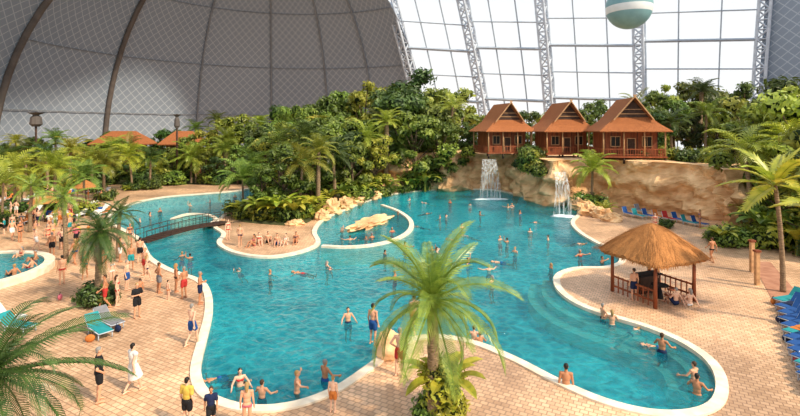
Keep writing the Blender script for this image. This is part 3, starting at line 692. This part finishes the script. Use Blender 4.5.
LPU={k:lounger_parts(CL[k],1.2) for k in('blue','teal','red','grey','orange','white')}
def lounger(p,k,rz,up=False): thing('sun_lounger',(LPU if up else LP)[k],p,'%s sun lounger with raised backrest on the paving'%k,'sun lounger',rz,1,'sun loungers')
def towel(p,c,rz):
    b=MB(); n=8; vs=[]
    for i in range(n+1):
        for s in(-.26,.26): vs.append((s,-.45+.9*i/n,.385+.015*math.sin(i*1.9+s*5)))
    b.add(vs,[(2*i,2*i+1,2*i+3,2*i+2) for i in range(n)]); o=obj('towel',b.mesh('towel',[CL[c]],True),p,rz); tag(o,'%s towel laid over a sun lounger seat'%c,'towel','towels')
bb=MB(); bb.ball((0,0,.17),(.2,.11,.17),14,8); BG={c:bb.mesh('bag_body',[CL[c]],True) for c in('orange','navy','pink')}
bb=MB(); bb.tube([(-.12,0,.28),(-.08,0,.42),(.08,0,.42),(.12,0,.28)],.012,6); hb=bb.mesh('bag_handle',[CL['black']])
def bag(p,c): thing('beach_bag',[('bag_body',BG[c]),('bag_handle',hb)],p,'%s fabric beach bag standing on the paving'%c,'bag',R.random()*3,1,'beach bags')
for i in range(15):
    v=304+i*6.4; u=lerp_list([(304,790),(350,807),(400,832)],v); rz=-1.2+R.uniform(-.08,.08)
    lounger(g(u,v),'blue' if i%5 else 'teal',rz)
    if i%4==1: towel(g(u,v),R.choice(['white','orange','navy']),rz)
    if i%3==0: bag(g(u-17,v),R.choice(['orange','navy','pink']))
for i,(u,v,k) in enumerate([(628,216,'blue'),(638,218,'teal'),(648,218,'blue'),(658,219,'orange'),(668,221,'red'),(678,222,'blue'),(688,225,'teal'),(698,226,'blue'),(640,213,'grey')]): lounger(g(u,v),k,.3+R.uniform(-.2,.2),True)
for i in range(34): lounger(g(R.uniform(-10,112),R.uniform(192,224)),R.choice(['blue','grey','white','orange','white']),R.uniform(-.3,.3))
for u,v,k,rz in [(98,334,'teal',.9),(108,326,'grey',1.0),(6,322,'white',1.3),(16,331,'teal',1.3)]:
    lounger(g(u,v),k,rz)
towel(g(6,322),'orange',1.3); bag(g(90,342),'orange'); bag(g(118,332),'navy'); bag(g(60,300),'pink')
b=MB(); b.tube([(0,0,2.0),(0,0,2.05),(0,0,2.9)],[1.5,1.45,.06],16); um=b.mesh('umbrella_canopy',[m_thatch]); b=MB(); b.tube([(0,0,0),(0,0,2.1)],.06,8); up_=b.mesh('umbrella_pole',[m_woodD],True)
for u,v in [(45,222),(22,206),(86,203)]: thing('beach_umbrella',[('canopy',um),('pole',up_)],g(u,v),'thatched beach umbrella on a wooden pole','umbrella',group='beach umbrellas')
# bridge
A=g(141,243);B=g(226,223); d=B-A; Lb=d.length; ang=math.atan2(d.y,d.x)
def arch(t): return .2+.22*math.sin(math.pi*t)
b=MB(); n=20
for i in range(n): 
    t=(i+.5)/n; b.box((Lb*t,0,arch(t)),(Lb/n*1.02,1.5,.1))
dk=b.mesh('bridge_deck',[m_woodD]); parts=[('bridge_deck',dk)]
for s in(-1,1):
    b=MB(); b.tube([(Lb*i/12,s*.7,arch(i/12)+.95) for i in range(13)],.03,6); b.tube([(Lb*i/12,s*.7,arch(i/12)+.5) for i in range(13)],.018,6)
    for i in range(13): b.tube([(Lb*i/12,s*.7,arch(i/12)),(Lb*i/12,s*.7,arch(i/12)+.98)],.025,6)
    parts.append(('railing',b.mesh('bridge_railing',[m_woodD])))
thing('footbridge',parts,A+Vector((0,0,-.1)),'dark flat wooden footbridge crossing the pool channel','bridge',ang)
def mast(u,v,vt,s):
    p=g(u,v); h=zat(vt,p.y); b=MB(); b.tube([(0,0,0),(0,0,h)],[.2,.14],8); a=b.mesh('mast_pole',[m_woodD],True)
    b=MB(); b.tube([(0,0,h-2.4),(0,0,h-2.0),(0,0,h-.9),(0,0,h-.5),(0,0,h-.1)],[.5*s,.95*s,.8*s,.4*s,1.3*s],10); c=b.mesh('mast_drum',[m_rib])
    thing('wooden_mast',[('pole',a),('drum',c)],p,'dark carved wooden mast with drum-shaped head above the jungle','mast')
mast(36,186,112,1.0); mast(177,184,114,.5)
for u,v in [(752,272),(757,285)]:
    b=MB(); b.box((0,0,1.0),(.22,.22,2.0)); a=b.mesh('post_body',[m_woodL]); b=MB(); b.box((0,0,2.06),(.32,.32,.12)); c=b.mesh('post_cap',[m_wood])
    thing('wooden_post',[('post_body',a),('post_cap',c)],g(u,v),'orange wooden bollard post beside the red path','post')
# balloon
Yb=95; r=4.35; vs=[];fs=[];ns,nr=32,20
for i in range(nr+1):
    ph=math.pi*i/nr
    for k in range(ns): vs.append((r*math.sin(ph)*math.cos(2*math.pi*k/ns),r*math.sin(ph)*math.sin(2*math.pi*k/ns),r*math.cos(ph)))
for i in range(nr):
    for k in range(ns): fs.append((i*ns+k,(i+1)*ns+k,(i+1)*ns+(k+1)%ns,i*ns+(k+1)%ns))
b=MB(); b.v=vs;b.f=fs;b.m=[(1 if 10<=i//ns<=11 else 0) for i in range(len(fs))]
o=obj('gas_balloon',b.mesh('balloon_envelope',[m_teal,m_bwhite],True),((629-400)/F*Yb,Yb,zat(7,Yb))); tag(o,'pale teal and white round balloon floating under the glazing','balloon')

# ---------------------------------------------------------------- people
JB=dict(pel=(0,0,.95),che=(0,0,1.29),bel=(0,0,1.12),nck=(0,.01,1.46),hd=(0,-.015,1.635),ls=(.175,0,1.405),le=(.225,.03,1.12),lw=(.24,-.05,.88),lh=(.09,0,.91),lk=(.105,-.02,.50),la=(.11,.03,.085))
def mkpose(off=(0,0,0),mat=None,**kw):
    J={k:Vector(v) for k,v in JB.items()}
    for k in ('ls','le','lw','lh','lk','la'): v=J[k]; J['r'+k[1]]=Vector((-v.x,v.y,v.z))
    o=Vector(off)
    for k in J:
        if k not in('lk','la','rk','ra'): J[k]=J[k]+o
    for k,v in kw.items(): J[k]=Vector(v)
    if 'ltd' not in J: J['ltd']=Vector((0,-1,-.25)); J['rtd']=Vector((0,-1,-.25))
    J['_M']=mat; return J
S=-.80
POSES={
 'stand':mkpose(),
 'hips':mkpose(le=(.34,.08,1.17),lw=(.18,-.07,1.0),re=(-.34,.08,1.17),rw=(-.18,-.07,1.0),lk=(.13,-.01,.5),la=(.15,.03,.085)),
 'walk':mkpose(le=(.23,-.08,1.14),lw=(.22,-.26,1.0),re=(-.23,.13,1.14),rw=(-.24,.1,.9),lk=(.09,-.02,.49),la=(.09,.25,.12),rk=(-.09,-.17,.52),ra=(-.09,-.24,.085)),
 'reach':mkpose(le=(.24,-.2,1.22),lw=(.16,-.42,1.32),re=(-.24,.03,1.13),rw=(-.22,-.2,1.0),lk=(.12,-.03,.5)),
 'wade':mkpose(le=(.32,-.10,1.20),lw=(.36,-.34,1.12),re=(-.32,-.10,1.20),rw=(-.38,-.32,1.14),lk=(.13,-.1,.5),la=(.13,.05,.085)),
 'wave':mkpose(le=(.33,-.02,1.55),lw=(.30,-.05,1.80),re=(-.28,-.05,1.15),rw=(-.3,-.28,1.1)),
 'splash':mkpose(le=(.40,-.05,1.36),lw=(.62,-.14,1.42),re=(-.38,-.12,1.34),rw=(-.56,-.30,1.40),lk=(.13,-.1,.5),la=(.13,.05,.085)),
 'sit':mkpose(off=(0,0,S),lk=(.13,-.40,.44),la=(.12,-.58,.085),rk=(-.13,-.42,.42),ra=(-.12,-.66,.085),le=(.28,-.12,.40),lw=(.16,-.36,.50),re=(-.26,.16,.36),rw=(-.27,.28,.10)),
 'swim':mkpose(mat=Matrix.Rotation(math.radians(72),4,'X'),hd=(0,-.07,1.63),le=(.30,-.1,1.58),lw=(.20,-.05,1.82),re=(-.32,-.1,1.55),rw=(-.24,-.05,1.80),lk=(.13,.02,.5),la=(.2,.10,.12),rk=(-.13,-.02,.5),ra=(-.17,.04,.1),ltd=(0,-.2,-1),rtd=(0,-.2,-1)),
 'float':mkpose(mat=Matrix.Rotation(math.radians(-82),4,'X'),le=(.42,.02,1.36),lw=(.66,.0,1.32),re=(-.42,.02,1.38),rw=(-.66,0,1.36),lk=(.14,-.03,.5),la=(.2,.0,.1),rk=(-.14,-.03,.5),ra=(-.2,0,.1)),
 'chat':mkpose(le=(.26,-.03,1.14),lw=(.06,-.2,1.16),re=(-.26,-.03,1.14),rw=(-.04,-.22,1.2),lk=(.12,-.02,.5),la=(.14,.04,.085)),
}
def body(b,J,part):
    inf={'body':0,'shorts':.022,'bikini_top':.012,'bikini_bottom':.012,'shirt':.022,'dress':.024}.get(part,0)
    T=lambda a,c,r0,r1,t0=0,t1=1:(b.tube([J[a].lerp(J[c],t0),J[a].lerp(J[c],(t0+t1)/2),J[a].lerp(J[c],t1)],[r0+inf,(r0+r1)/2+inf,r1+inf],10),b.ball(J[a].lerp(J[c],t0),r0+inf,10,7),b.ball(J[a].lerp(J[c],t1),r1+inf,10,7))
    def torso():
        b.ball(J['che'],(.158+inf,.112+inf,.19+inf),16,10); b.ball(J['bel'],(.135+inf,.10+inf,.17+inf),16,10)
        T('ls','rs',.062,.062)
    def pelv(k=1): b.ball(J['pel'],(.162+inf,.118+inf,.12*k+inf),16,10)
    if part=='body':
        torso(); pelv(); 
        b.tube([J['nck']-Vector((0,0,.06)),J['hd']],[.062,.05],10)
        h=J['hd']; b.ball(h+Vector((0,.012,.02)),(.075,.092,.098),16,12); b.ball(h+Vector((0,-.028,-.055)),(.052,.055,.062),12,8)
        b.ball(h+Vector((0,-.092,-.018)),(.014,.024,.026),8,6)
        for s in(-1,1): b.ball(h+Vector((s*.078,.01,-.005)),(.014,.022,.034),8,6)
        for s in'lr':
            T(s+'s',s+'e',.052,.04); T(s+'e',s+'w',.041,.028); T(s+'h',s+'k',.088,.056); T(s+'k',s+'a',.054,.036)
            m=J[s+'k'].lerp(J[s+'a'],.3); b.ball(m+Vector((0,.018,0)),(.052,.052,.11),10,7)
            td=J[s+'td'].normalized(); an=J[s+'a']; heel=an-td*.05+Vector((0,0,-.03)) ; toe=an+td*.17
            if J['_M'] is None: toe.z=.03; heel.z=.035
            b.tube([heel,an.lerp(toe,.5)+Vector((0,0,-.01)),toe],[.036,.04,.03],8); b.ball(toe,(.04,.04,.025),8,6); b.ball(heel,.037,8,6)
            w=J[s+'w']; fd=(w-J[s+'e']).normalized(); sx=1 if s=='l' else -1
            side=fd.cross(Vector((sx,0,0))); 
            if side.length<.2: side=fd.cross(Vector((0,1,0)))
            side.normalize(); nrm=side.cross(fd).normalized()
            b.tube([w,w+fd*.05,w+fd*.09],[.028,.035,.034],8); b.ball(w+fd*.05,.036,8,6)
            for k,(o_,l) in enumerate([(-.033,.062),(-.011,.076),(.011,.082),(.033,.07)]):
                p0=w+fd*.075+side*o_; p1=p0+fd*l*.6+side*o_*.25; p2=p1+(fd*.8+nrm*.5).normalized()*l*.5; b.tube([p0,p1,p2],[.0115,.0105,.009],6)
            p0=w+fd*.03-side*.03*-1; b.tube([p0,p0+(side*.75+fd*.65)*.045,p0+(side*.5+fd*.85)*.085],[.014,.012,.010],6)
    elif part=='shorts':
        pelv(); 
        for s in'lr': T(s+'h',s+'k',.090,.082,0,.55)
    elif part=='bikini_bottom':
        b.ball(J['pel']+Vector((0,0,-.02)),(.166,.124,.085),16,10)
        for s in'lr': b.ball(J[s+'h']+Vector((0,0,-.01)),.098,10,8)
    elif part=='bikini_top':
        b.ball(J['che']+Vector((0,-.012,.02)),(.168,.122,.065),16,10)
        for s in(-1,1): b.ball(J['che']+Vector((s*.07,-.09,.015)),(.062,.05,.055),10,8)
    elif part=='shirt':
        torso(); pelv(.9)
        for s in'lr': T(s+'s',s+'e',.056,.05,0,.6)
    elif part=='dress':
        torso(); pelv(); m=(J['lk']+J['rk'])/2; b.tube([J['pel'],J['pel'].lerp(m,.5),m],[.17,.21,.25],18)
    elif part=='hair_short':
        h=J['hd']; b.ball(h+Vector((0,.026,.045)),(.084,.09,.086),16,10); b.ball(h+Vector((0,.06,-.01)),(.07,.05,.07),12,8)
    elif part=='hair_long':
        h=J['hd']; b.ball(h+Vector((0,.026,.045)),(.086,.092,.088),16,10); b.tube([h+Vector((0,.06,.04)),h+Vector((0,.085,-.06)),h+Vector((0,.10,-.22))],[.075,.078,.04],12)
    elif part in('eye','eye2'):
        b.ball(J['hd']+Vector((.03 if part=='eye' else -.03,-.080,.008)),(.013,.01,.008),8,6)
    elif part=='mouth': b.ball(J['hd']+Vector((0,-.082,-.06)),(.024,.010,.006),8,6)
def remesh(b,vox):
    me=b.mesh('t',[]); o=bpy.data.objects.new('t',me); COL.objects.link(o)
    m=o.modifiers.new('r','REMESH'); m.mode='VOXEL'; m.voxel_size=vox; m.use_smooth_shade=True
    s=o.modifiers.new('s','SMOOTH'); s.factor=.5; s.iterations=2
    dg=bpy.context.evaluated_depsgraph_get(); out=bpy.data.meshes.new_from_object(o.evaluated_get(dg)); bpy.data.objects.remove(o); return out
cache={}
def pm(pose,part):
    k=(pose,part)
    if k not in cache:
        b=MB(); J=POSES[pose]; body(b,J,part)
        me=remesh(b,.0115 if part=='body' else .014) if part not in('eye','eye2','mouth') else b.mesh('face',[])
        if J['_M'] is not None: me.transform(J['_M'])
        me.materials.clear(); me.materials.append(None); me.name=pose+'_'+part; cache[k]=me
    return cache[k]
WORDS={'stand':'standing','hips':'hands on hips','walk':'walking','reach':'reaching out','wade':'wading','wave':'raising one arm','splash':'arms spread','sit':'sitting','swim':'swimming','float':'floating on back','chat':'standing arms folded'}
def person(p,pose,garm,colr,rz=0,h=1.75,hair=None,skin=None,face=False,extra='',grp=None):
    s=h/1.74; e=obj('person',None,p,rz,s); e.empty_display_size=.2
    gw={'shorts':'swim shorts','bikini':'bikini','shirt':'shirt','dress':'dress'}[garm]
    tag(e,'person in %s %s %s %s'%(colr,gw,WORDS[pose],extra),'person',grp)
    sk=SK[R.randrange(3) if skin is None else skin]; ht=R.choice(['hair_short','hair_long']) if garm in('bikini','dress') else 'hair_short'
    hm=HR[R.choice([0,0,1,2,3]) if hair is None else hair]
    L_=[('body',pm(pose,'body'),sk),('hair',pm(pose,ht),hm)]
    if garm=='bikini': L_+=[('bikini_top',pm(pose,'bikini_top'),CL[colr]),('bikini_bottom',pm(pose,'bikini_bottom'),CL[colr])]
    else: L_.append(({'shorts':'swim_shorts','shirt':'shirt','dress':'dress'}[garm],pm(pose,garm),CL[colr]))
    if garm=='shirt': L_.append(('shorts',pm(pose,'shorts'),CL['black']))
    if face: L_+=[('eye',pm(pose,'eye'),m_eye),('eye',pm(pose,'eye2'),m_eye),('mouth',pm(pose,'mouth'),m_eye)]
    for n,me,mt in L_:
        o=obj(n,me,parent=e); o.material_slots[0].link='OBJECT'; o.material_slots[0].material=mt
    return e
def land(u,v,pose,ga,co,rz=0,h=1.75,**k): person(g(u,v),pose,ga,co,rz,h,face=v>280,extra=k.pop('extra','on the paving'),grp='bathers on land',**k)
def inw(u,v,pose='wade',ga=None,co=None,rz=None,h=None,**k):
    if pose=='wade' and rz is None: pose=R.choice(['wade','wade','splash','stand','splash','wave'])
    ga=ga or R.choice(['shorts','bikini']); co=co or R.choice(['navy','red','black','blue']); h=h or R.uniform(1.58,1.8)
    rz=R.uniform(0,6.28) if rz is None else rz
    if pose in('swim','float'):
        p=g(u,v,-.1); up=Matrix.Rotation(rz,3,'Z')@(POSES[pose]['_M'].to_3x3()@Vector((0,0,1.0))); p=p-Vector((up.x,up.y,0)); p.z=-.1-(.46 if pose=='swim' else .22)
    else: p=g(u,v,-.1); p=Vector((p.x,p.y,-1.05 if v>302 else ZF))
    person(p,pose,ga,co,rz,h,face=v>280,extra='in the pool',grp='bathers in the pool',**k)
for a in [(99,402,'hips','shirt','black',2.2,1.9),(133,392,'walk','dress','white',2.6,1.75),(187,428,'stand','shirt','yellow',2.9,1.6),(211,430,'walk','shirt','navy',.4,1.35),(247,430,'stand','bikini','pink',3.3,1.5),
 (192,345,'walk','shorts','blue',2.7,1.8),(200,304,'chat','shorts','navy',1.8,1.75),(159,293,'hips','shorts','grey',2.4,1.75),(137,318,'chat','shirt','black',1.0,1.75),(117,306,'stand','bikini','red',2.0,1.65),(105,308,'walk','shorts','red',-1,1.75),(127,290,'stand','shorts','blue',1.6,1.75),
 (176,292,'stand','bikini','black',2.2,1.65),(184,298,'chat','shorts','red',-2,1.75),(333,412,'stand','shorts','orange',2.9,1.2),(373,344,'stand','shorts','blue',2.6,1.78),(414,334,'walk','shorts','orange',3.6,1.8),(400,376,'hips','shorts','red',2.8,1.85),
 (147,282,'walk','bikini','navy',2.2,1.65),(131,270,'stand','shorts','teal',.6,1.75),(112,285,'stand','bikini','white',1.2,1.65),(140,300,'walk','shorts','orange',-2.4,1.2),(168,300,'stand','bikini','orange',2.6,1.1)]:
    land(*a)
for u,v,c in [(259,244,'red'),(268,243,'black'),(277,245,'blue'),(286,245,'white'),(296,243,'navy'),(254,246,'pink')]: land(u,v,'sit',R.choice(['shorts','bikini']),c,R.uniform(-.8,.8),extra='on the paving')
for i in range(66):
    u=R.uniform(2,118) ; v=R.uniform(194,250)
    if u<45 and v>240: continue
    if u>100 and 205<v<240: continue
    land(u,v,R.choice(['stand','walk','hips','chat','sit','stand']),R.choice(['shorts','bikini','shirt']),R.choice(list(CL)),R.uniform(0,6),R.uniform(1.3,1.8),extra='on the promenade')
for u,v,ps,c in [(12,240,'walk','white'),(20,242,'stand','black'),(48,246,'walk','red'),(75,264,'walk','blue'),(90,252,'stand','navy'),(120,262,'chat','white'),(104,268,'stand','green'),(140,262,'walk','black'),(145,275,'stand','red'),(60,226,'walk','orange'),(32,222,'stand','pink'),(130,245,'stand','navy'),(676,305,'sit','navy'),(690,306,'sit','white'),(700,228,'stand','blue'),(655,232,'walk','red'),(712,262,'walk','black'),(634,300,'stand','navy'),(657,290,'stand','black'),(228,240,'stand','red'),(240,246,'walk','navy'),(36,250,'walk','white'),(52,256,'stand','black'),(85,278,'walk','teal'),(62,284,'stand','red')]:
    land(u,v,ps,R.choice(['shorts','bikini']),c,R.uniform(0,6))
for k,aa in enumerate([-.9,-.5,-.1,.3,.8,1.3,2.0,-1.5,-2.1]):
    person(Vector((WC.x+(WR-.75)*math.cos(aa),WC.y+(WR-.75)*math.sin(aa),.03)),'sit',R.choice(['shorts','bikini']),R.choice(['red','blue','navy','black']),aa-math.pi/2+0.0,1.75,extra='in the whirlpool',grp='whirlpool bathers')
for a in [(348,322,'wade','shorts','navy',.3),(216,378,'float','shorts','blue',2.2),(240,386,'wade','bikini','red',.5,1.6),(262,398,'wade','shorts','navy',2.9,1.6),(297,392,'splash','bikini','orange',1.8),(325,380,'wade','shorts','blue',2.4),(233,380,'swim','shorts','red',1.2),
 (270,274,'wade','bikini','black',1.5),(302,273,'float','shorts','red',1.3),(327,266,'wade','bikini','pink',2.2),(566,388,'stand','shorts','navy',2.9,1.85),(385,254,'wade'),(404,266,'float'),(413,276,'wade','bikini','navy',2.2),(468,264,'wave'),(489,270,'wade'),(492,282,'wade','bikini','red',4),(515,252,'wade'),(548,240,'wade'),(470,236,'swim'),(500,240,'wade'),(507,242,'wade'),
 (440,218,'wade'),(446,217,'wade'),(425,213,'swim'),(551,268,'wade'),(603,318,'wade','shorts','black',1.7),(612,324,'wade','bikini','red',3),(632,330,'swim','bikini','navy',2.0),(655,346,'float','shorts','blue',1.3),(662,352,'wade','shorts','navy',2.4),(694,380,'wade','shorts','red',3.6),(697,394,'wade','bikini','navy',2.4),(474,340,'wade','bikini','black',2.9,1.6),(480,344,'wade','shorts','red',3.2,1.5),
 (602,262,'wade'),(575,243,'swim'),(405,247,'wade'),(190,258,'wade'),(182,256,'wade'),(240,272,'swim'),(452,262,'swim'),(432,250,'wade'),(437,252,'wade'),(398,215,'wade'),(372,238,'wade'),(366,239,'wade'),(342,232,'wade'),(350,240,'wade'),(392,232,'wade'),(420,226,'swim'),(480,215,'wade'),(520,214,'wade'),(536,222,'float'),(512,206,'wade'),(508,208,'wade'),(470,205,'wade'),(450,203,'wade'),(428,203,'swim'),(410,200,'wade'),(530,232,'wade'),(580,256,'wade'),(500,262,'float'),(160,212,'wade'),(150,216,'wade'),(190,206,'wade'),(210,202,'wade'),(235,197,'wade'),(140,222,'wade'),(330,270,'float'),(395,276,'wade'),(456,240,'swim'),(462,228,'wade')]:
    inw(*a)

# ---------------------------------------------------------------- light, world, camera
w=bpy.data.worlds.new('sky'); sc.world=w; w.use_nodes=True; N=w.node_tree.nodes; L=w.node_tree.links
bg=N['Background']; tc=N.new('ShaderNodeTexCoord'); sp=N.new('ShaderNodeSeparateXYZ'); rp=N.new('ShaderNodeValToRGB')
L.new(tc.outputs['Generated'],sp.inputs[0]); L.new(sp.outputs[2],rp.inputs[0]); rp.color_ramp.elements[0].color=(1,.99,.97,1); rp.color_ramp.elements[1].color=(.82,.90,1,1); L.new(rp.outputs[0],bg.inputs[0]); bg.inputs[1].default_value=1.15
sl=bpy.data.lights.new('sun','SUN'); sl.energy=5.0; sl.angle=math.radians(4); sl.color=(1,.85,.64); so=bpy.data.objects.new('sun',sl); COL.objects.link(so)
so.rotation_euler=Vector((-.75,.5,-.8)).to_track_quat('-Z','Y').to_euler()
cd=bpy.data.cameras.new('camera'); cd.sensor_width=36; cd.lens=F/800*36; cd.shift_y=-(208-VH)/800; cd.clip_end=600
co=bpy.data.objects.new('camera',cd); COL.objects.link(co); co.location=(0,0,H); co.rotation_euler=(math.pi/2,0,0); sc.camera=co
sc.view_settings.view_transform='Standard'
